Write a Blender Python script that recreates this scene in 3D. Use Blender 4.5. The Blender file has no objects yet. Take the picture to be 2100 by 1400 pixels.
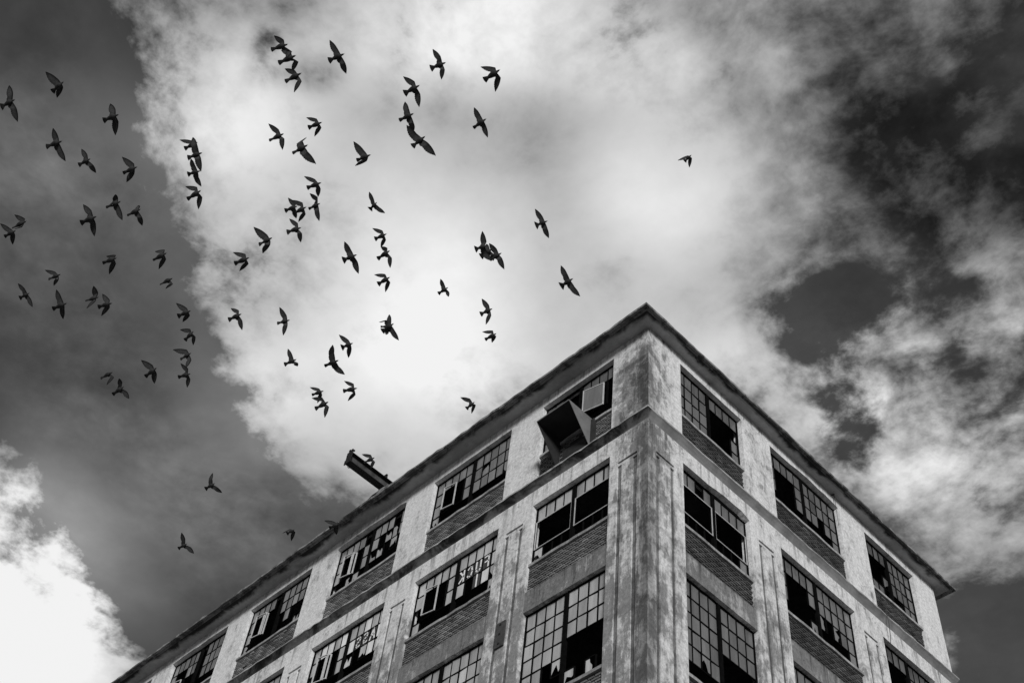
import bpy, math, random
from mathutils import Vector, Matrix

# ------------------------------------------------------------------ camera
SC = bpy.context.scene
COL = SC.collection
Z0 = 29.15                                   # height of the top window heads above the ground
cam_d = bpy.data.cameras.new("camera")
cam = bpy.data.objects.new("camera", cam_d)
COL.objects.link(cam)
SC.camera = cam
cam_d.sensor_width = 36.0
cam_d.lens = 36.0 * 2576.6 / 2100.0
cam_d.clip_start = 0.1
cam_d.clip_end = 5000.0
RX = Vector((0.70600246, 0.7026646, 0.08844763))
RY = Vector((0.52240198, -0.60102147, 0.60487136))
RZ = Vector((0.47818062, -0.38083545, -0.79139602))
cam.matrix_world = Matrix(((RX.x, RY.x, RZ.x, 13.66304346), (RX.y, RY.y, RZ.y, -15.54797924),
                           (RX.z, RY.z, RZ.z, Z0 - 27.54523922), (0, 0, 0, 1)))
SC.view_settings.view_transform = 'Standard'
SC.view_settings.look = 'None'
SC.view_settings.exposure = 0.0
SC.view_settings.gamma = 1.0
SC.view_settings.use_curve_mapping = False
SC.cycles.max_bounces = 6
SC.cycles.use_denoising = True

# ------------------------------------------------------------------ sun
SUN_EL, SUN_AZ = math.radians(17), math.radians(-38)      # azimuth measured from +X
sun_dir = Vector((math.cos(SUN_EL) * math.cos(SUN_AZ), math.cos(SUN_EL) * math.sin(SUN_AZ), math.sin(SUN_EL)))
sd = bpy.data.lights.new("sun", 'SUN')
sd.energy = 2.9
sd.angle = math.radians(12)
sd.color = (1.0, 1.0, 1.0)
sun = bpy.data.objects.new("sun", sd)
COL.objects.link(sun)
sun.rotation_euler = (-sun_dir).to_track_quat('-Z', 'Y').to_euler()
sun.location = (30, -30, 60)

# ------------------------------------------------------------------ node helper
class G:
    def __init__(s, tree):
        s.t = tree; s.n = tree.nodes; s.l = tree.links
    def put(s, sock, v):
        if v is None: return
        if isinstance(v, bpy.types.NodeSocket): s.l.new(v, sock)
        elif isinstance(v, (tuple, list)) and sock.type == 'RGBA' and len(v) == 3: sock.default_value = (*v, 1)
        elif not isinstance(v, (tuple, list)) and sock.type == 'RGBA': sock.default_value = (v, v, v, 1)
        else: sock.default_value = v
    def math(s, op, a, b=None, c=None, clamp=False):
        n = s.n.new('ShaderNodeMath'); n.operation = op; n.use_clamp = clamp
        for i, v in enumerate((a, b, c)): s.put(n.inputs[i], v)
        return n.outputs[0]
    def mul(s, a, b): return s.math('MULTIPLY', a, b)
    def add(s, a, b): return s.math('ADD', a, b)
    def sub(s, a, b): return s.math('SUBTRACT', a, b)
    def ramp(s, v, a, b, lo=0.0, hi=1.0):
        n = s.n.new('ShaderNodeMapRange'); n.interpolation_type = 'SMOOTHSTEP'
        s.put(n.inputs['Value'], v); n.inputs['From Min'].default_value = a; n.inputs['From Max'].default_value = b
        n.inputs['To Min'].default_value = lo; n.inputs['To Max'].default_value = hi
        return n.outputs[0]
    def mix(s, f, a, b):
        n = s.n.new('ShaderNodeMix'); n.data_type = 'FLOAT'
        s.put(n.inputs[0], f); s.put(n.inputs[2], a); s.put(n.inputs[3], b)
        return n.outputs[0]
    def map(s, v, loc=(0, 0, 0), rot=(0, 0, 0), scale=(1, 1, 1), kind='POINT'):
        n = s.n.new('ShaderNodeMapping'); n.vector_type = kind
        s.put(n.inputs[0], v); n.inputs['Location'].default_value = loc
        n.inputs['Rotation'].default_value = rot; n.inputs['Scale'].default_value = scale
        return n.outputs[0]
    def noise(s, v, scale, detail=6, rough=.55, dist=0.0, lac=2.0):
        n = s.n.new('ShaderNodeTexNoise'); s.put(n.inputs['Vector'], v)
        n.inputs['Scale'].default_value = scale; n.inputs['Detail'].default_value = detail
        n.inputs['Roughness'].default_value = rough; n.inputs['Distortion'].default_value = dist
        n.inputs['Lacunarity'].default_value = lac
        return n.outputs[0]
    def xyz(s, v):
        n = s.n.new('ShaderNodeSeparateXYZ'); s.put(n.inputs[0], v); return n.outputs
    def comb(s, x, y, z):
        n = s.n.new('ShaderNodeCombineXYZ')
        for i, v in enumerate((x, y, z)): s.put(n.inputs[i], v)
        return n.outputs[0]
    def coord(s, which='Object'):
        return s.n.new('ShaderNodeTexCoord').outputs[which]
    def attr(s, name):
        n = s.n.new('ShaderNodeAttribute'); n.attribute_name = name; return n.outputs['Fac']

COVER = [(-1.0787, 0.1391, 0.1482, 0.1043, -2.9179, -1.2),
 (-0.7196, -0.0197, 0.2142, 0.1399, 2.8266, -1.4),
 (-0.8786, 0.0444, 0.1947, 0.142, -3.1406, -1.0),
 (-0.9014, 0.1567, 0.2005, 0.133, 2.9171, -1.5),
 (-1.0206, 0.2993, 0.2481, 0.1629, 2.8101, -1.6),
 (-1.1409, 0.4755, 0.2837, 0.19, -0.4864, -1.4),
 (-0.9684, 0.5631, 0.1115, 0.0925, -2.9952, -0.5),
 (-1.5874, 0.3824, 0.3776, 0.1892, 2.6186, 2.2),
 (-1.5339, 0.5048, 0.2176, 0.1388, 2.8805, 1.2),
 (-0.5645, 0.2199, 0.2071, 0.1747, 2.8185, 0.6),
 (-0.7761, 0.3997, 0.2049, 0.1654, 2.7714, 0.9),
 (-0.4701, 0.4447, 0.2731, 0.2297, 2.3717, 0.8),
 (-0.3478, 0.6573, 0.0969, 0.0748, -2.2936, -0.95),
 (-0.4136, 0.7798, 0.1192, 0.0532, 2.0743, -0.85),
 (-0.4881, 1.1377, 0.1481, 0.1107, -2.3182, -1.3),
 (-0.4865, 1.2176, 0.1376, 0.1082, 1.907, -0.6),
 (-0.2766, 0.6893, 0.0899, 0.0504, -2.3626, -0.5),
 (-0.2915, 0.7768, 0.0697, 0.0478, -2.3029, -0.4),
 (-0.521, 1.1335, 0.0965, 0.0274, 2.1392, 1.0),
 (-0.8424, 0.3602, 0.0594, 0.0395, -2.5912, -0.5),
 (-0.5389, 0.1084, 0.0241, 0.0203, 3.0248, -0.5),
 (-0.5252, 0.1582, 0.0395, 0.023, -2.4725, -0.5),
 (-0.5592, 0.1271, 0.0313, 0.0228, -2.5981, -0.5),
 (-0.1642, 0.5817, 0.1793, 0.1529, 1.5196, 0.4)]
VEIL = [(-1.0264, 0.3915, 0.3902, 0.3057, 3.1293, 0.42),
 (-0.8474, 0.1099, 0.2692, 0.2009, 3.0527, 0.36),
 (-0.6984, -0.0629, 0.1698, 0.1245, -2.8718, 0.12),
 (-0.497, 1.1416, 0.2295, 0.2058, -1.7551, 0.05),
 (-0.3342, 0.6388, 0.2368, 0.2169, -1.6752, 0.05)]
LUMPY = [(-0.3187, 0.827, 0.2745, 0.2207, 1.8809, 0.8),
 (-0.1795, 0.5679, 0.2152, 0.1831, -1.9116, 0.05)]
TONE = [(-0.4314, 0.1894, 0.1683, 0.0877, -2.429, 0.12),
 (-0.0866, 0.5776, 0.1013, 0.0649, 1.9706, -0.14),
 (-0.1413, 0.6679, 0.082, 0.0487, 2.0095, -0.08),
 (-1.3291, 0.2989, 0.2489, 0.166, 2.9865, 0.25),
 (-0.6902, 0.295, 0.3113, 0.2457, 2.7364, 0.24),
 (-0.7639, 0.4719, 0.2427, 0.2, -2.7451, 0.15),
 (-0.5463, 0.4915, 0.2879, 0.2681, 2.6185, 0.2),
 (-0.626, 0.0981, 0.1667, 0.1214, -2.6529, 0.24),
 (-1.4443, 0.3815, 0.4803, 0.2737, 2.8036, 0.5),
 (-0.4758, 0.6922, 0.1574, 0.1243, 2.6655, 0.2),
 (-0.1237, 0.5559, 0.2643, 0.2099, -2.0603, -0.21),
 (-0.2048, 0.5322, 0.1129, 0.0994, -1.7783, 0.03),
 (-0.2245, 0.3569, 0.1033, 0.0462, -2.3783, -0.1),
 (-0.3548, 0.2599, 0.2311, 0.1, -2.403, 0.28),
 (-0.3923, 0.8865, 0.1202, 0.0961, -2.233, 0.1),
 (-0.3662, 0.992, 0.1087, 0.0942, 1.5105, 0.12),
 (-0.1467, 0.5046, 0.0526, 0.0392, -2.2037, 0.16),
 (-0.2253, 0.7645, 0.0706, 0.0594, -1.8664, 0.06),
 (-0.3451, 0.438, 0.1584, 0.138, 2.1685, 0.22),
 (-0.4707, 1.0037, 0.1022, 0.0549, -1.8276, -0.14),
 (-0.9025, 0.3535, 0.1455, 0.1036, 2.7332, 0.12),
 (-0.5285, 0.1553, 0.0485, 0.0321, -2.5137, -0.1),
 (-0.2917, 0.7687, 0.1596, 0.1293, -2.143, -0.24)]

# ------------------------------------------------------------------ sky (world): Nishita clear air behind broken cloud
world = bpy.data.worlds.new("World")
SC.world = world
world.use_nodes = True
g = G(world.node_tree)
g.n.clear()
out = g.n.new('ShaderNodeOutputWorld')
bg = g.n.new('ShaderNodeBackground')
bg.inputs['Strength'].default_value = 0.1
g.l.new(bg.outputs[0], out.inputs[0])
sky = g.n.new('ShaderNodeTexSky'); sky.sky_type = 'NISHITA'; sky.sun_disc = False
sky.sun_elevation = SUN_EL
sky.sun_rotation = math.atan2(sun_dir.x, sun_dir.y)
bw = g.n.new('ShaderNodeRGBToBW'); g.l.new(sky.outputs[0], bw.inputs[0])
dirv = g.coord('Generated')
X, Y, Zc = g.xyz(dirv)
zz = g.math('MAXIMUM', Zc, 0.12)
Q = g.comb(g.math('DIVIDE', X, zz), g.math('DIVIDE', Y, zz), 0.0)      # the cloud layer overhead, as a plane
def field(tab, base):
    acc = base
    for (cx, cy, a, b, ang, w) in tab:
        m = g.map(Q, (cx, cy, 0), (0, 0, ang), (a, b, 1), 'TEXTURE')
        gr = g.n.new('ShaderNodeTexGradient'); gr.gradient_type = 'SPHERICAL'
        g.l.new(m, gr.inputs[0])
        acc = g.math('MULTIPLY_ADD', g.ramp(gr.outputs['Fac'], 0, .75), w, acc)
    return acc
warp = g.n.new('ShaderNodeTexNoise'); warp.inputs['Scale'].default_value = 5.0; warp.inputs['Detail'].default_value = 3
g.l.new(Q, warp.inputs['Vector'])
vs = g.n.new('ShaderNodeVectorMath'); vs.operation = 'MULTIPLY_ADD'
g.l.new(warp.outputs['Color'], vs.inputs[0]); vs.inputs[1].default_value = (.05, .05, .05); g.l.new(Q, vs.inputs[2])
QW = vs.outputs[0]
n_edge = g.noise(QW, 8.0, 14, .60, 0)
n_big = g.noise(QW, 3.2, 8, .55, 0)
n_fine = g.noise(QW, 30.0, 10, .60, 0)
COVBASE, EDGE_AMP = 0.98, 3.0
dens = field(COVER, COVBASE)
dens = g.math('MULTIPLY_ADD', g.sub(n_edge, .5), EDGE_AMP, dens)
dens = g.math('MULTIPLY_ADD', g.sub(n_fine, .5), 1.3, dens)
lum = field(LUMPY, 0.0)
dens = g.math('MULTIPLY_ADD', g.mul(g.sub(n_edge, .5), lum), 2.6, dens)
cover = g.ramp(dens, .22, 1.0)
veil = g.mul(g.ramp(n_big, .25, .8, .6, 1.4), field(VEIL, .03))
cover = g.math('MAXIMUM', cover, veil)
tone = field(TONE, .52)
wild = g.add(g.ramp(tone, .74, .36, .18, 1.05), lum)                 # broken dark cloud is lumpier than bright cloud
tone = g.math('MULTIPLY_ADD', g.mul(g.sub(n_big, .5), .8), wild, tone)
tone = g.math('MULTIPLY_ADD', g.mul(g.sub(n_edge, .5), .95), wild, tone)
tone = g.math('MULTIPLY_ADD', g.mul(g.sub(n_fine, .5), .30), wild, tone)
tone = g.math('MULTIPLY_ADD', g.ramp(dens, .6, 1.6), .10, g.sub(tone, .06))
tone = g.math('MINIMUM', g.math('MAXIMUM', tone, g.math('MULTIPLY_ADD', g.add(n_edge, n_big), .42, -.20)), .95)
cloud = g.mul(g.math('POWER', tone, 2.2), 10.0)
clear = g.mul(bw.outputs[0], 0.36)
final = g.mix(cover, clear, cloud)
g.l.new(g.comb(final, final, final), bg.inputs['Color'])

# ------------------------------------------------------------------ materials
def mat(name, rough=.85, spec=.3):
    m = bpy.data.materials.new(name); m.use_nodes = True
    g = G(m.node_tree)
    b = m.node_tree.nodes['Principled BSDF']
    b.inputs['Roughness'].default_value = rough
    b.inputs['Specular IOR Level'].default_value = spec
    return m, g, b
def setcol(g, b, v):
    g.l.new(g.comb(v, v, v), b.inputs['Base Color'])
def bump(g, b, h, strength=.4, dist=.02):
    n = g.n.new('ShaderNodeBump'); n.inputs['Strength'].default_value = strength
    n.inputs['Distance'].default_value = dist; g.l.new(h, n.inputs['Height']); g.l.new(n.outputs[0], b.inputs['Normal'])

def concrete(name, paint=.62, bare=.27, wear=.5, corner=True, streak=1.0):
    m, g, b = mat(name, .92, .15)
    P = g.coord()
    x, y, z = g.xyz(P)
    zr = g.sub(z, Z0)
    big = g.noise(P, .55, 5, .55, .4)
    mid = g.noise(g.map(P, scale=(1, 1, .75)), 2.8, 11, .68, .15)
    str_ = g.noise(g.map(P, scale=(5.0, 5.0, .55)), 1.0, 11, .72, .1)
    fine = g.noise(P, 11.0, 10, .72)
    grit = g.noise(P, 45.0, 4, .7)
    # lime wash has worn off more the lower the storey
    low = g.mul(g.ramp(zr, -3.6, -8.2), g.ramp(y, -.05, .06, 1.0, .5))
    thr = g.add(g.mul(mid, .62), g.mul(str_, .38))
    arris = g.mul(g.ramp(g.math('MAXIMUM', g.math('ABSOLUTE', x), g.math('ABSOLUTE', y)), 1.3, .5), .6) if corner else 0.0
    worn = g.math('MAXIMUM', low, arris) if corner else low
    level = g.math('MULTIPLY_ADD', worn, .19, wear - .085)
    w = g.math('MULTIPLY_ADD', g.sub(big, .5), .35, level)
    d = g.sub(thr, w)
    painted = g.ramp(d, -.045, .05)
    thin = g.ramp(d, -.03, .17, .70, 1.0)
    col = g.mix(painted, bare, g.mul(paint, thin))
    # rust and soot running down
    run = g.ramp(g.noise(g.map(P, loc=(3, 7, 1), scale=(2.6, 2.6, .3)), 1.0, 10, .72, .3), .50, .70)
    col = g.mul(col, g.math('MULTIPLY_ADD', g.mul(run, g.math('MULTIPLY_ADD', worn, .75, .25)), -.34 * streak, 1.0))
    col = g.mul(col, g.ramp(fine, .30, .70, .70, 1.14))
    col = g.mul(col, g.ramp(grit, .3, .7, .86, 1.10))
    # flaked spots
    near = g.mul(g.ramp(zr, -4.15, -3.5), g.ramp(zr, -3.42, -3.46))
    fl = g.ramp(g.math('MULTIPLY_ADD', near, .055, g.noise(g.map(P, scale=(1, 1, .6)), 6.0, 9, .75, .3)), .645, .67)
    col = g.mul(col, g.math('MULTIPLY_ADD', fl, -.55, 1.0))
    crk = g.n.new('ShaderNodeTexVoronoi'); crk.feature = 'DISTANCE_TO_EDGE'; crk.inputs['Scale'].default_value = .55
    g.l.new(g.map(g.comb(g.math('MULTIPLY_ADD', mid, .5, x), g.math('MULTIPLY_ADD', mid, .5, y), g.math('MULTIPLY_ADD', fine, .3, z))), crk.inputs['Vector'])
    ck = g.ramp(crk.outputs['Distance'], .008, .0)
    col = g.mul(col, g.math('MULTIPLY_ADD', g.mul(ck, g.ramp(big, .45, .6)), -.5, 1.0))
    # soot washed down from the ledge and the sills
    drip = g.noise(g.map(P, scale=(5.5, 5.5, .22)), 1.0, 8, .7, 0)
    for zt_, ln in ((-3.40, 1.3), (.36, .5), (-6.98, .9)):
        dm = g.mul(g.ramp(zr, zt_ - ln, zt_), g.ramp(zr, zt_ + .02, zt_))
        col = g.mul(col, g.math('MULTIPLY_ADD', g.mul(dm, g.ramp(drip, .50, .62)), -.5, 1.0))
    if corner:
        # the dirty arris of the street corner: a soot stain that follows the run-off
        dc = g.math('MAXIMUM', g.math('ABSOLUTE', x), g.math('ABSOLUTE', y))
        dc = g.add(dc, g.mul(g.sub(str_, .5), .9))
        st = g.ramp(dc, .52, .16)
        st = g.mul(st, g.ramp(zr, -.15, -.6))
        onleft = g.ramp(y, .03, -.0, .75, 1.0)
        lowc = g.ramp(zr, -3.2, -5.5, .72, 1.0)
        st = g.mul(g.mul(st, lowc), onleft)
        col = g.mix(st, col, g.mul(col, .36))
        # patch of damp render on the upper left pier
        pn = g.ramp(g.noise(g.map(P, scale=(1, 1, 1.6)), 1.5, 10, .68, .1), .38, .45)
        col = g.mix(g.mul(g.mul(g.ramp(x, -1.3, -1.1), g.mul(g.ramp(zr, -.7, -.8), g.ramp(zr, -3.1, -2.9))), g.mul(pn, g.ramp(y, .03, .0))), col, g.mul(col, .50))
    # pour joints of the frame showing as stained bands
    zj = g.math('MULTIPLY_ADD', g.sub(mid, .5), .5, zr)
    for zb_, hw, amt in ((-5.75, .12, .32), (-6.95, .10, .25), (-9.3, .10, .25), (-1.62, .05, .12)):
        bandm = g.ramp(g.math('ABSOLUTE', g.sub(zj, zb_)), hw, hw * .3)
        col = g.mul(col, g.math('MULTIPLY_ADD', g.mul(bandm, g.ramp(str_, .35, .55)), -amt, 1.0))
    setcol(g, b, col)
    bump(g, b, g.add(g.mul(fine, .6), g.add(g.mul(painted, .5), g.mul(grit, .25))), .55, .02)
    return m

M_WALL = concrete("weathered_limewash", paint=.75, bare=.27, wear=.468)
M_LINTEL = concrete("weathered_beam", paint=.46, bare=.20, wear=.53, corner=False)
M_GROOVE = concrete("dark_groove", paint=.24, bare=.10, wear=.5, corner=False)  # groove and notch floors get a darker colour than the wall face
M_SILL = concrete("sill_concrete", paint=.42, bare=.25, wear=.5, corner=False)

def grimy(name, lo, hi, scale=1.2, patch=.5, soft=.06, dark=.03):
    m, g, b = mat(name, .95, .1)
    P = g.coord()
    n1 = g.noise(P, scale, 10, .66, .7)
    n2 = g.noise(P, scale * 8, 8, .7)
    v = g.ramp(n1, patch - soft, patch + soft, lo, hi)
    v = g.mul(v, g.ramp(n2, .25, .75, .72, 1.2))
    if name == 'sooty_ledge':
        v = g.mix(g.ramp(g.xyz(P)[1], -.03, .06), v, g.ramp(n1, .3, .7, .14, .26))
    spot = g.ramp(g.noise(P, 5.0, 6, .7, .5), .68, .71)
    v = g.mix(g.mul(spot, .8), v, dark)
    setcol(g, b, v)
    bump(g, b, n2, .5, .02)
    return m
M_EAVE_LIP = grimy("eave_lip", .10, .26, 2.0)
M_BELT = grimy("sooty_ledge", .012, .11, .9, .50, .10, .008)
M_ROOF = grimy("roof_felt", .05, .09, 1.5)
M_INT = grimy("dark_interior", .06, .10, .8)
M_GROUND = grimy("asphalt", .16, .22, .1)

def soffit_mat():
    m, g, b = mat("soffit_render", .95, .1)
    P = g.coord(); x, y, z = g.xyz(P)
    n1 = g.noise(P, .8, 9, .62, .6); n2 = g.noise(P, 7.0, 9, .72)
    outer = g.math('MAXIMUM', x, g.math('MULTIPLY', y, -.75))      # distance out from the wall
    mould = g.ramp(g.add(outer, g.mul(g.sub(n1, .5), .75)), .20, .36)
    v = g.ramp(n1, .3, .7, .34, .52)
    v = g.mul(v, g.ramp(n2, .25, .75, .82, 1.12))
    v = g.mix(mould, v, .035)
    hole = g.ramp(g.noise(P, 3.3, 5, .6, .4), .70, .72)
    v = g.mix(hole, v, .015)
    setcol(g, b, v); bump(g, b, n2, .5, .02)
    return m
M_SOFFIT = soffit_mat()

def brick_mat():
    m, g, b = mat("soot_shade_brick", .9, .2)
    P = g.coord()
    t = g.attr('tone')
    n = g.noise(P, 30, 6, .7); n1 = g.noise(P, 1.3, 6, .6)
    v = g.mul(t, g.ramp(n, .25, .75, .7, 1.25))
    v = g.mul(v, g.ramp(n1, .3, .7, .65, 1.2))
    setcol(g, b, v); bump(g, b, n, .4, .01)
    return m
M_BRICK = brick_mat()
def simple(name, v, rough=.6, metal=0.0, spec=.4, var=.35, scale=9):
    m, g, b = mat(name, rough, spec); b.inputs['Metallic'].default_value = metal
    n = g.noise(g.coord(), scale, 8, .7)
    setcol(g, b, g.mul(v, g.ramp(n, .25, .75, 1 - var, 1 + var)))
    return m
M_STEEL = simple("dark_steel_sash", .006, 1.0, spec=0.0)
M_SASH = simple("light_steel_sash", .45, .5, var=.25)
M_SHEET = simple("galvanised_sheet", .22, .45, .3, .5, .22, 3)
M_SHEETDARK = simple("dark_sheet", .018, .8, var=.5, scale=3)  # near-black tone for all hood panels but one side and the rim
M_BEAM = simple("rusted_steel", .009, .75, var=.7, scale=4)
M_BEAMWEB = simple("rusted_web", .045, .8, var=.75, scale=3)
M_PLATE = simple("painted_iron", .05, .6, var=.4)
M_BOLT = simple("bolt_iron", .01, .6)
M_CABLE = simple("cable_rubber", .02, .6)
M_LETTER = simple("white_paint", .82, .6, var=.2, scale=14)

def pane_mat():
    m, g, b = mat("whitewashed_glass", .28, .7)
    P = g.coord()
    t = g.attr('tone')
    n = g.noise(g.map(P, scale=(4, 4, .7)), 1.0, 8, .65, .3)
    f = g.noise(P, 16, 8, .75)
    v = g.mul(t, g.ramp(n, .25, .75, .72, 1.22))
    sp = g.ramp(f, .64, .70)
    v = g.mul(v, g.math('MULTIPLY_ADD', sp, -.35, 1.0))
    setcol(g, b, v)
    g.l.new(g.ramp(n, .3, .7, .10, .4), b.inputs['Roughness'])
    return m
M_PANE = pane_mat()

# ------------------------------------------------------------------ mesh helpers
class MB:
    def __init__(s): s.v = []; s.f = []; s.t = []; s.mi = []
    def face(s, pts, tone=.3, mi=0):
        i = len(s.v); s.v += [tuple(p) for p in pts]; s.f.append(tuple(range(i, i + len(pts)))); s.t.append(tone); s.mi.append(mi)
    def hexa(s, c, tone=.3, mi=0):
        """c: 8 corners, bottom ring then top ring"""
        i = len(s.v); s.v += [tuple(p) for p in c]
        for q in ((3, 2, 1, 0), (4, 5, 6, 7), (0, 1, 5, 4), (1, 2, 6, 5), (2, 3, 7, 6), (3, 0, 4, 7)):
            s.f.append(tuple(i + k for k in q)); s.t.append(tone); s.mi.append(mi)
    def box(s, a, b, tone=.3, mi=0):
        x0, y0, z0 = a; x1, y1, z1 = b
        s.hexa([(x0, y0, z0), (x1, y0, z0), (x1, y1, z0), (x0, y1, z0), (x0, y0, z1), (x1, y0, z1), (x1, y1, z1), (x0, y1, z1)], tone, mi)
    def fbox(s, F, u0, u1, d0, d1, z0, z1, tone=.3, mi=0):
        s.hexa([pt(F, u0, d0, z0), pt(F, u1, d0, z0), pt(F, u1, d1, z0), pt(F, u0, d1, z0),
                pt(F, u0, d0, z1), pt(F, u1, d0, z1), pt(F, u1, d1, z1), pt(F, u0, d1, z1)], tone, mi)
    def bar(s, p, q, r, n=8, tone=.3, mi=0, r2=None):
        p = Vector(p); q = Vector(q); d = (q - p).normalized()
        a = d.orthogonal().normalized(); b = d.cross(a); r2 = r if r2 is None else r2
        i = len(s.v)
        for c, rr in ((p, r), (q, r2)):
            for k in range(n):
                t = 2 * math.pi * k / n
                s.v.append(tuple(c + (a * math.cos(t) + b * math.sin(t)) * rr))
        for k in range(n):
            s.f.append((i + k, i + (k + 1) % n, i + n + (k + 1) % n, i + n + k)); s.t.append(tone); s.mi.append(mi)
        s.f.append(tuple(i + k for k in range(n))[::-1]); s.t.append(tone); s.mi.append(mi)
        s.f.append(tuple(i + n + k for k in range(n))); s.t.append(tone); s.mi.append(mi)
    def build(s, name, mats, parent=None, smooth=False, vert_attr=None):
        me = bpy.data.meshes.new(name)
        me.from_pydata(s.v, [], s.f)
        for m in (mats if isinstance(mats, (list, tuple)) else [mats]): me.materials.append(m)
        a = me.attributes.new('tone', 'FLOAT', 'FACE')
        a.data.foreach_set('value', s.t)
        me.polygons.foreach_set('material_index', s.mi)
        if smooth: me.polygons.foreach_set('use_smooth', [True] * len(s.f))
        me.update()
        o = bpy.data.objects.new(name, me); COL.objects.link(o)
        if parent: o.parent = parent
        return o
def pt(F, u, d, z):
    """a point on facade F: u along it (left to right from outside), d into the building, z relative to the top window heads"""
    return (u, d, z + Z0) if F == 'L' else (-d, u, z + Z0)
def tag(o, label, cat, group=None, kind=None):
    o['label'] = label; o['category'] = cat
    if group: o['group'] = group
    if kind: o['kind'] = kind
def empty(name, loc=(0, 0, 0)):
    o = bpy.data.objects.new(name, None); COL.objects.link(o); o.location = loc; o.empty_display_size = .3
    return o
def h(*a):
    """repeatable pseudo random in -1..1 for a place"""
    x = math.sin(sum(v * k for v, k in zip(a, (12.9898, 78.233, 37.719, 4.581)))) * 43758.5453
    return 2 * (x - math.floor(x)) - 1

# ------------------------------------------------------------------ ground
gm = MB()
gm.face([(-400, -400, 0), (400, -400, 0), (400, 400, 0), (-400, 400, 0)])
go = gm.build("ground", M_GROUND); go['kind'] = 'structure'

# ------------------------------------------------------------------ the factory
BLD = empty("factory_building")
tag(BLD, "derelict multi storey concrete factory corner with broken windows and overhanging eaves", "building")
XE, YE = -33.0, 13.58                         # far ends of the two street fronts
LW = [(-3.974, -1.257)] + [(-(5.262 + 4.62 * i + 3.345), -(5.262 + 4.62 * i)) for i in range(6)]
RW = [(1.337, 3.989), (5.296, 8.55), (9.859, 12.40)]
LEV = {'A': (0.0, -2.03, -2.985), 'B': (-4.0, -6.035, -6.98), 'C': (-7.618, -10.43, -11.4)}
BELT_TOP = -3.10

# window list: (front, bay, storey) -> panes, rows from the top, left half | right half seen from the street
WIN = {
 ('L',0,'A'): (["dd.x|dddd","..xx|.oo.","..xx|.oo.","#.xx|...."], .13),
 ('L',1,'A'): (["#####|#####","#ooo#|#k###","#ooo#|####k","k....|....."], .22),
 ('L',2,'A'): (["####.|###.#","#ooo#|#.kk#","#ooo#|kk.k.","..kk.|....."], .30),
 ('L',3,'A'): (["####.|#####","#oo..|####.","#oo..|.#...","k....|...k."], .26),
 ('L',4,'A'): (["#####|.####","#..B#|.####","#oo..|.###.",".....|....."], .20),
 ('L',5,'A'): (["#####|#####","#####|##.##","##.##|#..##",".....|....."], .20),
 ('L',0,'B'): (["####|####","oooo|oooo","oooo|oooo","k---|----"], .42),
 ('L',1,'B'): (["#####|#####","#ooo#|ddddB",".ooo#|#.dBk","#....|....k"], .45),
 ('L',2,'B'): (["#BB#B|##B##","#ooo#|BdddB",".ooo#|k.kBk",".....|....."], .45),
 ('L',3,'B'): (["#####|#####","#ooo#|#####",".ooo#|##.##",".....|....."], .38),
 ('L',4,'B'): (["#####|#####","#ooo#|#####",".ooo#|##.##",".....|....."], .35),
 ('L',0,'C'): (["####|####","####|####","####|####","####|xxxx","k#.k|xxxx",".#..|k.k."], .40),
 ('L',1,'C'): (["#####|#####","#####|##B##","##.##|#B###","#####|#####","##..#|##.##",".....|....."], .40),
 ('L',2,'C'): (["#####|#####","#####|#####","##.##|#####","#####|#####","##..#|##.##",".....|....."], .36),
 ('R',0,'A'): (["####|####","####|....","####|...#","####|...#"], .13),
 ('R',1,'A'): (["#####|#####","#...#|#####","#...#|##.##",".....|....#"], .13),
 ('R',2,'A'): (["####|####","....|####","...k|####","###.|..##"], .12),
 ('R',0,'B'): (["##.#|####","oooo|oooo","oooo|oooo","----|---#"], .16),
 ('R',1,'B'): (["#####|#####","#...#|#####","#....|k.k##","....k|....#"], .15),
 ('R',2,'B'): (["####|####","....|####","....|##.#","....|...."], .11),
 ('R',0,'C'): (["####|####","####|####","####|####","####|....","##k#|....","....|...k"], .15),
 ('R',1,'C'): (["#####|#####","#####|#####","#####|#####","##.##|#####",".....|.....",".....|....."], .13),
}
LETTERS = {('L',1,'B'): {(1,5): 'K', (1,6): 'C', (1,7): 'U', (1,8): 'F', (2,7): 'I'},
           ('L',2,'B'): {(1,6): 'S', (1,7): 'S', (1,8): 'A'}}
# damaged window heads: front, u range, z, how far the arris is gone
DAMAGE = [('L', -13.3, -9.8, 0.0, .10), ('R', 2.3, 4.0, -4.0, .12), ('R', 6.3, 8.5, 0.0, .11), ('L', -22.5, -19.0, 0.0, .05)]

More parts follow.
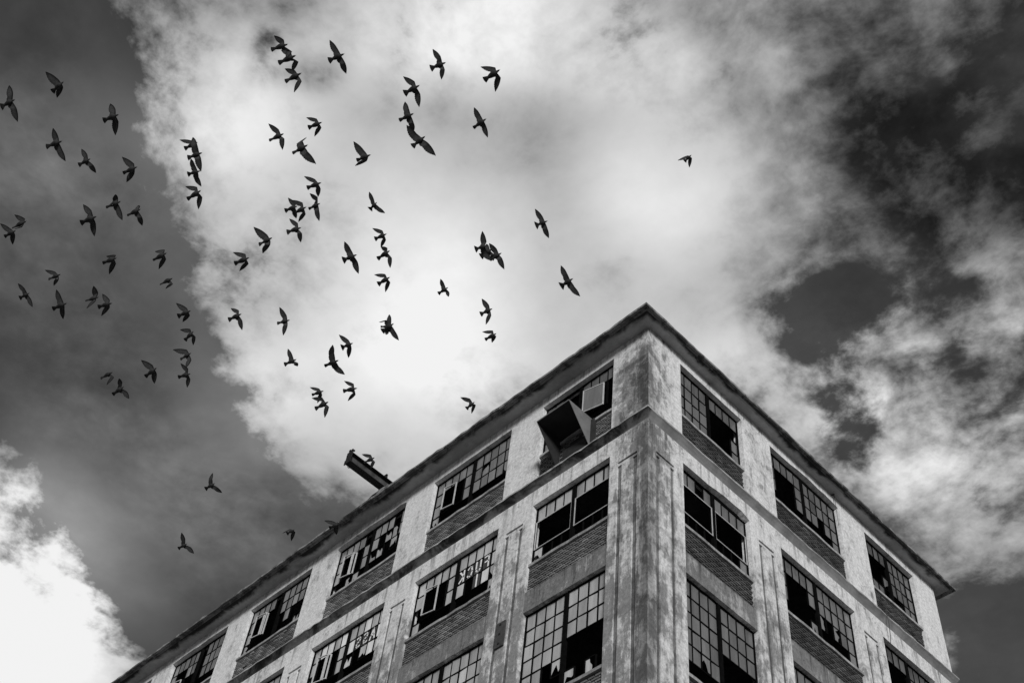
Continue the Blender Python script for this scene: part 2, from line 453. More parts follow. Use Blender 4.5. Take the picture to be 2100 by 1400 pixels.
def relief(F, wins, u_lo, u_hi, name):
    """the whole front as one stepped relief: piers, grooved panels, spandrel recesses, window openings"""
    us = {u_lo, u_hi}
    for a, b in wins: us |= {a, b}
    piers = []
    ed = [u_lo] + [e for w in sorted(wins) for e in w] + [u_hi]
    if F == 'L': piers = [(-.99, -.35)] + [((a[0] + b[1]) / 2 - .32, (a[0] + b[1]) / 2 + .32) for a, b in zip(LW, LW[1:])]
    else: piers = [(.31, .98)] + [((a[1] + b[0]) / 2 - .32, (a[1] + b[0]) / 2 + .32) for a, b in zip(RW, RW[1:])]
    for a, b in piers: us |= {a, a + .135, b - .135, b}
    base = sorted(us); us = set(base)
    for a, b in zip(base, base[1:]):
        n = max(1, int((b - a) / .30))
        us |= {a + (b - a) * k / n for k in range(n)}
    us = sorted(us)
    zs = {.40, -Z0, -4.42, -4.50, -4.57}
    for t in LEV.values(): zs |= set(t)
    base = sorted(zs); zs = set(base)
    for a, b in zip(base, base[1:]):
        n = max(1, int((b - a) / .5)) if a > -13 else 1
        zs |= {a + (b - a) * k / n for k in range(n)}
    zs = sorted(zs)
    def depth(u, z):
        for i, (a, b) in enumerate(wins):
            if a < u < b:
                for L, (hd, sl, bt) in LEV.items():
                    if (F, i, L) in WIN:
                        if sl < z < hd: return None
                        if bt < z < sl: return .26
                if -7.618 < z < -6.98: return .03
                if z < -11.4: return .06
        if z < -4.42:
            for a, b in piers:
                if a < u < b:
                    if z > -4.50: return .055
                    if z < -4.57 and (u < a + .135 or u > b - .135): return .042
        return 0.0
    REV = .30
    def P(u, d, z):
        j = .007
        uu = u + h(u, z, 1.3) * j * .6; zz = z + h(u, z, 7.7) * j
        for (f, a, b, zd, amp) in DAMAGE:
            if f == F and abs(z - zd) < .01 and a < u < b and d < .2:
                zz += amp * (.35 + .65 * abs(h(u, 3.1))) * min(1, (u - a) / .4, (b - u) / .4)
        if u in (u_lo, u_hi) or z < -Z0 + .01 or z > .39: uu, zz = u, z
        return pt(F, uu, d, zz)
    m = MB()
    D = [[depth((u0 + u1) / 2, (z0 + z1) / 2) for z0, z1 in zip(zs, zs[1:])] for u0, u1 in zip(us, us[1:])]
    for i, (u0, u1) in enumerate(zip(us, us[1:])):
        for k, (z0, z1) in enumerate(zip(zs, zs[1:])):
            d = D[i][k]
            if d is not None:
                m.face([P(u0, d, z0), P(u1, d, z0), P(u1, d, z1), P(u0, d, z1)], mi=1 if abs(d - .03) < .001 else 2 if .04 < d < .058 else 0)
            dd = REV if d is None else d
            if i + 1 < len(D):
                e = D[i + 1][k]; e = REV if e is None else e
                if abs(dd - e) > .001: m.face([P(u1, dd, z0), P(u1, e, z0), P(u1, e, z1), P(u1, dd, z1)])
            if k + 1 < len(D[i]):
                e = D[i][k + 1]; e = REV if e is None else e
                if abs(dd - e) > .001: m.face([P(u0, dd, z1), P(u1, dd, z1), P(u1, e, z1), P(u0, e, z1)])
    o = m.build(name, [M_WALL, M_LINTEL, M_GROOVE], BLD)
    return o
relief('L', LW, XE, 0.0, "wall")
relief('R', RW, 0.0, YE, "wall")
bk = MB()
bk.face([(XE, YE, 0), (0, YE, 0), (0, YE, Z0 + .4), (XE, YE, Z0 + .4)])
bk.face([(XE, 0, 0), (XE, YE, 0), (XE, YE, Z0 + .4), (XE, 0, Z0 + .4)])
bk.build("wall", [M_WALL], BLD)

# interior: floors, ceilings and a back partition, unlit
it = MB()
for zc in (.30, -3.35, -7.15, -10.95):
    it.box((XE + .4, .5, Z0 + zc - .25), (-.5, YE - .4, Z0 + zc))
it.face([(XE + .4, 6.2, Z0 - 14), (-6.5, 6.2, Z0 - 14), (-6.5, 6.2, Z0 + .3), (XE + .4, 6.2, Z0 + .3)])
it.face([(-6.5, 6.2, Z0 - 14), (-6.5, YE - .3, Z0 - 14), (-6.5, YE - .3, Z0 + .3), (-6.5, 6.2, Z0 + .3)])
it.box((XE + .4, .32, Z0 - 14.2), (-.32, YE - .4, Z0 - 14))
for x in (-4.6, -9.2, -13.9, -18.5, -23.1):
    it.box((x - .25, 2.6, Z0 - 14), (x + .25, 3.1, Z0 + .05))
it.build("floor_slab", M_INT, BLD)

# ------------------------------------------------------------------ ledges that run round the building
def stations():
    s = []
    def run(p, q, no, step=.22):
        p = Vector(p); q = Vector(q); n = int((q - p).length / step)
        for k in range(1, n): s.append((p + (q - p) * k / n, no))
    s.append((Vector((XE, 0)), Vector((-1, -1)))); run((XE, 0), (0, 0), Vector((0, -1)))
    s.append((Vector((0, 0)), Vector((1, -1)))); run((0, 0), (0, YE), Vector((1, 0)))
    s.append((Vector((0, YE)), Vector((1, 1)))); run((0, YE), (XE, YE), Vector((0, 1)), 1.5)
    s.append((Vector((XE, YE)), Vector((-1, 1)))); run((XE, YE), (XE, 0), Vector((-1, 0)), 1.5)
    return s
ST = stations()
def sweep(name, prof, mats, jit, sx=1.0, seed=0.0):
    """prof: (out, z, jitter weight, material index of the face after it)"""
    m = MB(); n = len(ST)
    rows = []
    for (p, no) in ST:
        row = []
        ja = h(p.x, p.y, seed); jb = h(p.x, p.y, seed + 3.3)
        slow = math.sin(p.x * 1.9 + p.y * 2.3 + seed) * .5 + math.sin(p.x * .73 + p.y * .91 + 2) * .5
        corner = abs(no.x) + abs(no.y) > 1.5
        for k, (o, z, w, mi) in enumerate(prof):
            jo = jit * w * (.7 * ja + .12 * slow + .4 * h(p.x, p.y, seed + k)) * (.3 if corner else 1)
            jz = jit * w * (.5 * jb + .3 * h(p.x, p.y, k + seed)) * (.3 if corner else 1)
            oo = max(0.0, o + jo) if o > .02 else o
            row.append((p.x + no.x * oo * sx, p.y + no.y * oo, Z0 + z + jz))
        rows.append(row)
    for i in range(n):
        a, b = rows[i], rows[(i + 1) % n]
        for k in range(len(prof) - 1):
            m.face([a[k], b[k], b[k + 1], a[k + 1]], mi=prof[k][3])
    return m.build(name, mats, BLD)
sweep("eave", [(0, .36, 0, 0), (.36, .352, .1, 0), (.44, .375, .5, 1), (.50, .43, .6, 1), (.545, .405, 1, 1), (.56, .372, 1.2, 1),
               (.615, .38, 1.1, 1), (.62, .455, 1.3, 1), (.57, .50, 1.2, 1), (.30, .54, .3, 1), (-.5, .56, 0, 1)],
      [M_SOFFIT, M_EAVE_LIP], .013, .76, 1.0)
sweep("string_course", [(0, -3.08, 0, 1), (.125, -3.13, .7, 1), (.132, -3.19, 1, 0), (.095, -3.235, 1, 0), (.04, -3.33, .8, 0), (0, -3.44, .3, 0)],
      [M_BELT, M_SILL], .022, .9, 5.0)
rf = MB()
rf.face([(XE + .4, .4, Z0 + .555), (-.4, .4, Z0 + .555), (-.4, YE - .4, Z0 + .555), (XE + .4, YE - .4, Z0 + .555)])
rf.build("roof", M_ROOF, BLD)

# ------------------------------------------------------------------ brick spandrels
def bricks(F, a, b, z0, z1, seed):
    rnd = random.Random(seed)
    m = MB()
    m.fbox(F, a + .003, b - .003, .124, .25, z0 + .002, z1 - .085, .012)
    ph = .079; n = int((z1 - .085 - z0) / ph)
    for r in range(n + 1):
        zz = z0 + .004 + r * ph
        zt = min(zz + ph * .60, z1 - .088)
        if zt - zz < .02: continue
        u = a + (.004 if r % 2 else -.102)
        while u < b - .01:
            u0 = max(u, a + .004); u1 = min(u + .178, b - .004)
            if u1 - u0 > .03 and rnd.random() > .003:
                j = rnd.uniform(-.003, .003)
                m.fbox(F, u0, u1, .088 + j + rnd.uniform(-.002, .002), .125, zz + j, zt + j, rnd.choice((1, 1, 1, 1, .6, 1.35)) * rnd.uniform(.11, .22) * (1.0 if F == 'L' else .45))  # same bricks on the right front, its dimmer grazing light painted into their tone
            u += .212
    return m.build("brick_panel", M_BRICK, BLD)

# ------------------------------------------------------------------ windows
STROKES = {'F': [((.25, .08), (.25, .92)), ((.25, .92), (.8, .92)), ((.25, .52), (.7, .52))],
           'U': [((.2, .92), (.2, .35)), ((.2, .35), (.35, .12)), ((.35, .12), (.6, .1)), ((.6, .1), (.78, .35)), ((.78, .35), (.78, .92))],
           'C': [((.8, .75), (.6, .9)), ((.6, .9), (.35, .85)), ((.35, .85), (.22, .5)), ((.22, .5), (.35, .15)), ((.35, .15), (.62, .1)), ((.62, .1), (.8, .25))],
           'K': [((.25, .08), (.25, .92)), ((.78, .9), (.28, .48)), ((.28, .48), (.8, .1))],
           'I': [((.5, .05), (.5, .95))],
           'S': [((.78, .82), (.5, .92)), ((.5, .92), (.25, .75)), ((.25, .75), (.35, .55)), ((.35, .55), (.68, .45)), ((.68, .45), (.75, .25)), ((.75, .25), (.5, .08)), ((.5, .08), (.22, .18))],
           'A': [((.15, .06), (.5, .94)), ((.5, .94), (.85, .06)), ((.28, .38), (.72, .38))]}
def window(F, i, L):
    rows, base = WIN[(F, i, L)]
    a, b = (LW if F == 'L' else RW)[i]
    hd, sl, bt = LEV[L]
    rnd = random.Random(hash((F == 'L', i, ord(L))) & 0xffff)
    PD = .175                                             # depth of the glass
    nh = len(rows[0].split('|')[0]); nrow = len(rows)
    root = MB()
    z_lo, z_hi = sl + .012, hd + .0
    root.fbox(F, a - .02, a + .035, PD - .03, PD + .03, z_lo, z_hi + .1)
    root.fbox(F, b - .035, b + .02, PD - .03, PD + .03, z_lo, z_hi + .1)
    root.fbox(F, a + .035, b - .035, PD - .03, PD + .03, z_hi - .045, z_hi + .12)
    root.fbox(F, a + .035, b - .035, PD - .03, PD + .03, z_lo, z_lo + .035)
    mid = (a + b) / 2
    root.fbox(F, mid - .05, mid + .05, PD - .05, PD + .045, z_lo + .035, z_hi - .045)
    halves = [(a + .035, mid - .05), (mid + .05, b - .035)]
    zt, zb = z_hi - .045, z_lo + .035
    rh = (zt - zb) / nrow
    pane = MB(); sash = MB(); let = MB()
    T = .015
    for hi_, (p, q) in enumerate(halves):
        cw = (q - p) / nh
        grid = [r.split('|')[hi_] for r in rows]
        op = [(r, c) for r in range(nrow) for c in range(nh) if grid[r][c] == 'o']
        for c in range(1, nh):                           # vertical glazing bars, broken at open sashes
            for r in range(nrow):
                if grid[r][c] == 'o' and grid[r][c - 1] == 'o': continue
                if grid[r][c] in 'x.' and grid[r][c - 1] in 'x.': continue
                root.fbox(F, p + c * cw - T, p + c * cw + T, PD - .018, PD + .018, zt - (r + 1) * rh, zt - r * rh)
        for r in range(1, nrow):
            for c in range(nh):
                if grid[r][c] == 'o' and grid[r - 1][c] == 'o': continue
                if grid[r][c] in 'x.' and grid[r - 1][c] in 'x.': continue
                root.fbox(F, p + c * cw + T, p + (c + 1) * cw - T, PD - .017, PD + .017, zt - r * rh - T, zt - r * rh + T)
        if op:
            r0 = min(r for r, c in op); r1 = max(r for r, c in op) + 1
            c0 = min(c for r, c in op); c1 = max(c for r, c in op) + 1
            U0, U1 = p + c0 * cw, p + c1 * cw; ZT, ZB = zt - r0 * rh, zt - r1 * rh
            for (u0, u1, z0, z1) in ((U0, U0 + .028, ZB, ZT), (U1 - .028, U1, ZB, ZT), (U0 + .028, U1 - .028, ZT - .028, ZT), (U0 + .028, U1 - .028, ZB, ZB + .022)):
                (sash if c1 - c0 == 4 else root).fbox(F, u0, u1, PD - .035, PD - .019, z0, z1)
            if c1 - c0 < 4 and c1 - c0 > 1:
                if L == 'A' and i == 0:                  # leaf with its glass, pushed open
                    u0, u1, dd0, dd1 = U0 - .12, U1 - .10, PD - .20, PD - .06
                    leaf(F, sash, pane, u0, u1, dd0, dd1, ZB + .02, ZT - .02, .15)
                elif L != 'C':                           # empty leaf swung on its pivots
                    w = .47 if i != 2 else .42
                    uc = U0 + .12 + (.06 if i % 2 else .0)
                    leaf(F, sash, None, uc, uc + w, PD - .17, PD - .10, ZB + .01, ZT - .03, 0)
                    if i in (2, 3): leaf(F, sash, None, uc + .32, uc + .50, PD - .10, PD - .04, ZB + .05, ZT - .04, 0)
        for r in range(nrow):
            for c in range(nh):
                ch = grid[r][c]
                if ch not in '#Bdk': continue
                u0, u1 = p + c * cw + T, p + (c + 1) * cw - T
                z1, z0 = zt - r * rh - (T if r else 0), zt - (r + 1) * rh + T
                tn = base * rnd.uniform(.82, 1.15)
                if ch == 'B': tn = min(.8, base * 1.75)
                if ch == 'd': tn = .045 if F == 'L' and L != 'A' else base
                d = PD + rnd.uniform(-.004, .004)
                if ch == 'k':                            # a shard left in the putty
                    n = 4; pts = []
                    side = rnd.choice(('top', 'bottom', 'left'))
                    for k in range(n + 1):
                        t = k / n; hh = rnd.uniform(.25, .95)
                        if side == 'top': pts.append((u0 + (u1 - u0) * t, z1 - (z1 - z0) * hh))
                        elif side == 'bottom': pts.append((u0 + (u1 - u0) * t, z0 + (z1 - z0) * hh))
                        else: pts.append((u0 + (u1 - u0) * hh, z0 + (z1 - z0) * t))
                    for (ua, za), (ub, zb_) in zip(pts, pts[1:]):
                        if side == 'top': q4 = [(ua, z1), (ub, z1), (ub, zb_), (ua, za)]
                        elif side == 'bottom': q4 = [(ua, z0), (ub, z0), (ub, zb_), (ua, za)]
                        else: q4 = [(u0, za), (u0, zb_), (ub, zb_), (ua, za)]
                        pane.face([pt(F, u, d, z) for u, z in q4], tn * 1.2)
                else:
                    tl = rnd.uniform(-.009, .009)
                    pane.hexa([pt(F, u0, d + tl, z0), pt(F, u1, d - tl, z0), pt(F, u1, d - tl + .004, z0), pt(F, u0, d + tl + .004, z0),
                               pt(F, u0, d + tl, z1), pt(F, u1, d - tl, z1), pt(F, u1, d - tl + .004, z1), pt(F, u0, d + tl + .004, z1)], tn)
                lt = LETTERS.get((F, i, L), {}).get((r, hi_ * nh + c))
                if lt:
                    for (x0, y0), (x1, y1) in STROKES[lt]:
                        # painted from indoors, so it reads backwards from the street
                        A = Vector((u1 - (u1 - u0) * x0, z0 + (z1 - z0) * y0)); B = Vector((u1 - (u1 - u0) * x1, z0 + (z1 - z0) * y1))
                        dr = (B - A).normalized(); nn = Vector((-dr.y, dr.x)) * .026; A = A - dr * .018; B = B + dr * .018
                        ring = [A + nn, B + nn, B - nn, A - nn]
                        let.hexa([pt(F, v.x, PD - .016, v.y) for v in ring] + [pt(F, v.x, PD - .012, v.y) for v in ring], .7)
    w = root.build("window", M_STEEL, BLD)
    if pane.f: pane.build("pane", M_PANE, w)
    if sash.f: sash.build("sash", M_SASH, w)
    if let.f:
        lo = let.build("lettering", M_LETTER, w); lo['label'] = "white hand painted letters reading backwards on the glass"
    s = MB()
    n = 10
    for k in range(n):
        u0 = a + (b - a) * k / n; u1 = a + (b - a) * (k + 1) / n
        e = lambda u: .03 + .012 * h(u, sl)
        s.hexa([pt(F, u0, e(u0), sl - .085), pt(F, u1, e(u1), sl - .085), pt(F, u1, .26, sl - .085), pt(F, u0, .26, sl - .085),
                pt(F, u0, e(u0), sl + .0), pt(F, u1, e(u1), sl + .0), pt(F, u1, .26, sl + .012), pt(F, u0, .26, sl + .012)])
    s.build("sill", M_SILL, w)
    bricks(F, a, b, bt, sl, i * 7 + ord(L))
def leaf(F, sash, pane, u0, u1, d0, d1, z0, z1, tone):
    """a swung steel leaf: stiles, rails and perhaps its glass; d0/d1 are the depths of its two stiles"""
    t = .028
    def q(u, z, dd): 
        f = (u - u0) / (u1 - u0); return pt(F, u, d0 + (d1 - d0) * f + dd, z)
    for (ua, ub, za, zb) in ((u0, u0 + t, z0, z1), (u1 - t, u1, z0, z1), (u0 + t, u1 - t, z1 - t, z1), (u0 + t, u1 - t, z0, z0 + t)):
        sash.hexa([q(ua, za, 0), q(ub, za, 0), q(ub, za, .03), q(ua, za, .03), q(ua, zb, 0), q(ub, zb, 0), q(ub, zb, .03), q(ua, zb, .03)])
    if pane is not None:
        pane.hexa([q(u0 + t, z0 + t, .01), q(u1 - t, z0 + t, .01), q(u1 - t, z0 + t, .015), q(u0 + t, z0 + t, .015),
                   q(u0 + t, z1 - t, .01), q(u1 - t, z1 - t, .01), q(u1 - t, z1 - t, .015), q(u0 + t, z1 - t, .015)], tone)
for key in WIN: window(*key)

# ------------------------------------------------------------------ sheet metal hood on the top window by the corner
hd = empty("vent_hood", (-2.6, 0, Z0 - 3.04))
tag(hd, "large black mouthed sheet metal hood sticking out of the top window left of the corner", "vent hood")
ox, oz = -2.6, Z0 - 3.04
def hx(x, y, z): return (x - ox, y, z + Z0 - oz)
x0, x1, yo, zt_, zb_ = -3.21, -2.01, -.87, -1.955, -3.04
def tri(m, xa, xb, ys, tone=.3):
    i = len(m.v)
    for x in (xa, xb):
        for (y, z) in ys: m.v.append(hx(x, y, z))
    n = len(ys)
    for f in ([tuple(range(n))[::-1], tuple(range(n, 2 * n))] + [(k, (k + 1) % n, n + (k + 1) % n, n + k) for k in range(n)]):
        m.f.append(tuple(i + q for q in f)); m.t.append(tone); m.mi.append(0)
for xa in (x0, x1 - .012):
    m = MB(); tri(m, xa, xa + .012, [(.10, zt_), (yo, zt_), (-.03, zb_), (.06, zb_)]); m.build("side_panel", M_SHEET if xa > -2.5 else M_SHEETDARK, hd)
m = MB(); tri(m, x0 + .013, x1 - .013, [(.10, zt_ - .014), (yo, zt_ - .014), (yo, zt_), (.10, zt_)]); m.build("top_panel", M_SHEETDARK, hd)
m = MB(); tri(m, x0 + .013, x1 - .013, [(.10, zb_), (.10, zt_ - .02), (.09, zt_ - .02), (.09, zb_)]); m.build("back_panel", M_SHEETDARK, hd)
m = MB(); tri(m, -2.98, -2.13, [(.085, -3.02), (.085, -2.36), (-.02, -2.62), (-.03, -3.02)]); m.build("damper_box", M_SHEETDARK, hd)
m = MB()
tri(m, x0 + .013, x1 - .013, [(yo - .004, zt_ - .03), (yo - .004, zt_ + .004), (yo + .01, zt_ + .004), (yo + .01, zt_ - .03)])
tri(m, x0 + .013, x1 - .013, [(-.045, zb_ - .01), (-.045, zb_ + .022), (.05, zb_ + .022), (.05, zb_ - .01)])
m.build("rim", M_SHEET, hd)
m = MB(); tri(m, x1 + .003, x1 + .125, [(-.012, zb_ + .01), (-.012, zt_ - .08), (.08, zt_ - .08), (.08, zb_ + .01)]); m.build("side_flange", M_SHEETDARK, hd)

# ------------------------------------------------------------------ steel beam over the roof edge
bx_, by_, bz_ = -10.72, -1.93, .80
be = empty("roof_beam", (bx_, .5, Z0 + bz_))
tag(be, "rusty steel I beam jutting out over the left roof edge with a bolted end plate", "steel beam")
def bb(m, a, b): m.box((a[0], a[1] - .5, a[2]), (b[0], b[1] - .5, b[2]))
H, W = .40, .26
m = MB(); bb(m, (-.008, by_, .018), (.008, 2.5, H - .018)); m.build("web", M_BEAMWEB, be)
m = MB(); bb(m, (-W / 2, by_, 0), (W / 2, 2.5, .017)); m.build("bottom_flange", M_BEAM, be)
m = MB(); bb(m, (-W / 2, by_, H - .017), (W / 2, 2.5, H)); m.build("top_flange", M_BEAM, be)
m = MB(); bb(m, (-.15, by_ - .03, -.05), (.15, by_ - .001, .14)); bb(m, (-.11, by_ - .03, .141), (.16, by_ - .001, H + .06)); bb(m, (-.02, by_ - .05, H + .061), (.05, by_ + .04, H + .13)); bb(m, (.10, by_ - .04, H + .061), (.16, by_ + .06, H + .10))
m.build("end_plate", M_BEAM, be)
m = MB()
for (x, z) in ((-.1, .03), (.1, .03), (-.07, .3), (.11, .3)): m.bar((x, by_ - .55, z), (x, by_ - .5 - .02, z), .018, 6)
m.build("bolt", M_BOLT, be)
m = MB(); K = 14
for k in range(K):
    a0, a1 = 2 * math.pi * k / K, 2 * math.pi * (k + 1) / K
    m.bar((-.04, by_ - .5 + .10 + .045 * math.cos(a0), -.075 + .06 * math.sin(a0)), (-.04, by_ - .5 + .10 + .045 * math.cos(a1), -.075 + .06 * math.sin(a1)), .010, 6)
m.build("shackle", M_BEAM, be)
m = MB(); bb(m, (.05, -.55, H + .001), (.12, -.45, H + .10)); bb(m, (.02, -.53, H + .10), (.15, -.47, H + .13)); m.build("bracket", M_BEAM, be)
# rough concrete bed the beam sits on, part of the roof
m = MB(); rnd = random.Random(4)
prof = [(-11.95, .50), (-11.7, .58), (-11.45, .66), (-11.2, .80), (-10.98, .84), (-10.78, .80), (-10.55, .78), (-10.35, .70), (-10.2, .56), (-10.1, .50)]
for (xa, za), (xb, zb) in zip(prof, prof[1:]):
    m.hexa([(xa, -.57 + .03 * h(xa), Z0 + .44), (xb, -.57 + .03 * h(xb), Z0 + .44), (xb, .9, Z0 + .44), (xa, .9, Z0 + .44),
            (xa, -.50 + .05 * h(xa, 2), Z0 + za), (xb, -.50 + .05 * h(xb, 2), Z0 + zb), (xb, .9, Z0 + zb), (xa, .9, Z0 + za)])
m.build("beam_bed", M_EAVE_LIP, BLD)

# ------------------------------------------------------------------ iron plate on a pier, hook and cable
pl = MB()
pl.fbox('L', -4.80, -4.50, -.045, .02, -8.32, -7.56)
po = pl.build("iron_plate", M_PLATE); tag(po, "black iron plate bolted to the pier left of the corner bay", "metal plate")
for zz in (-7.64, -7.93, -8.22):
    m = MB(); m.bar(pt('L', -4.65, -.062, zz), pt('L', -4.65, -.045, zz), .028, 10); m.build("bolt", M_BOLT, po)
m = MB(); rnd = random.Random(9)
p = Vector(pt('R', 8.30, -.02, .34))
m.bar(pt('R', 8.30, .0, .33), pt('R', 8.30, -.10, .31), .022, 8); m.bar(pt('R', 8.30, -.09, .33), pt('R', 8.30, -.09, .16), .014, 8)
m.bar(pt('R', 8.30, -.09, .16), pt('R', 8.33, -.07, -.10), .008, 6)
m.bar(pt('R', 8.33, -.07, -.10), pt('R', 8.36, -.05, -.9), .006, 6)
ho = m.build("wall_hook", M_BOLT); tag(ho, "small iron hook with a hanging wire under the right eaves", "hook")
m = MB(); pts = [pt('R', 10.02, -.01, -2.95), pt('R', 10.03, -.15, -3.10), pt('R', 10.05, -.15, -3.5), pt('R', 10.05, -.12, -3.95), pt('R', 10.06, -.05, -4.35)]
for a, b in zip(pts, pts[1:]): m.bar(a, b, .009, 6)
co = m.build("hanging_cable", M_CABLE); tag(co, "thin cable hanging over the ledge at the far right bay", "cable")

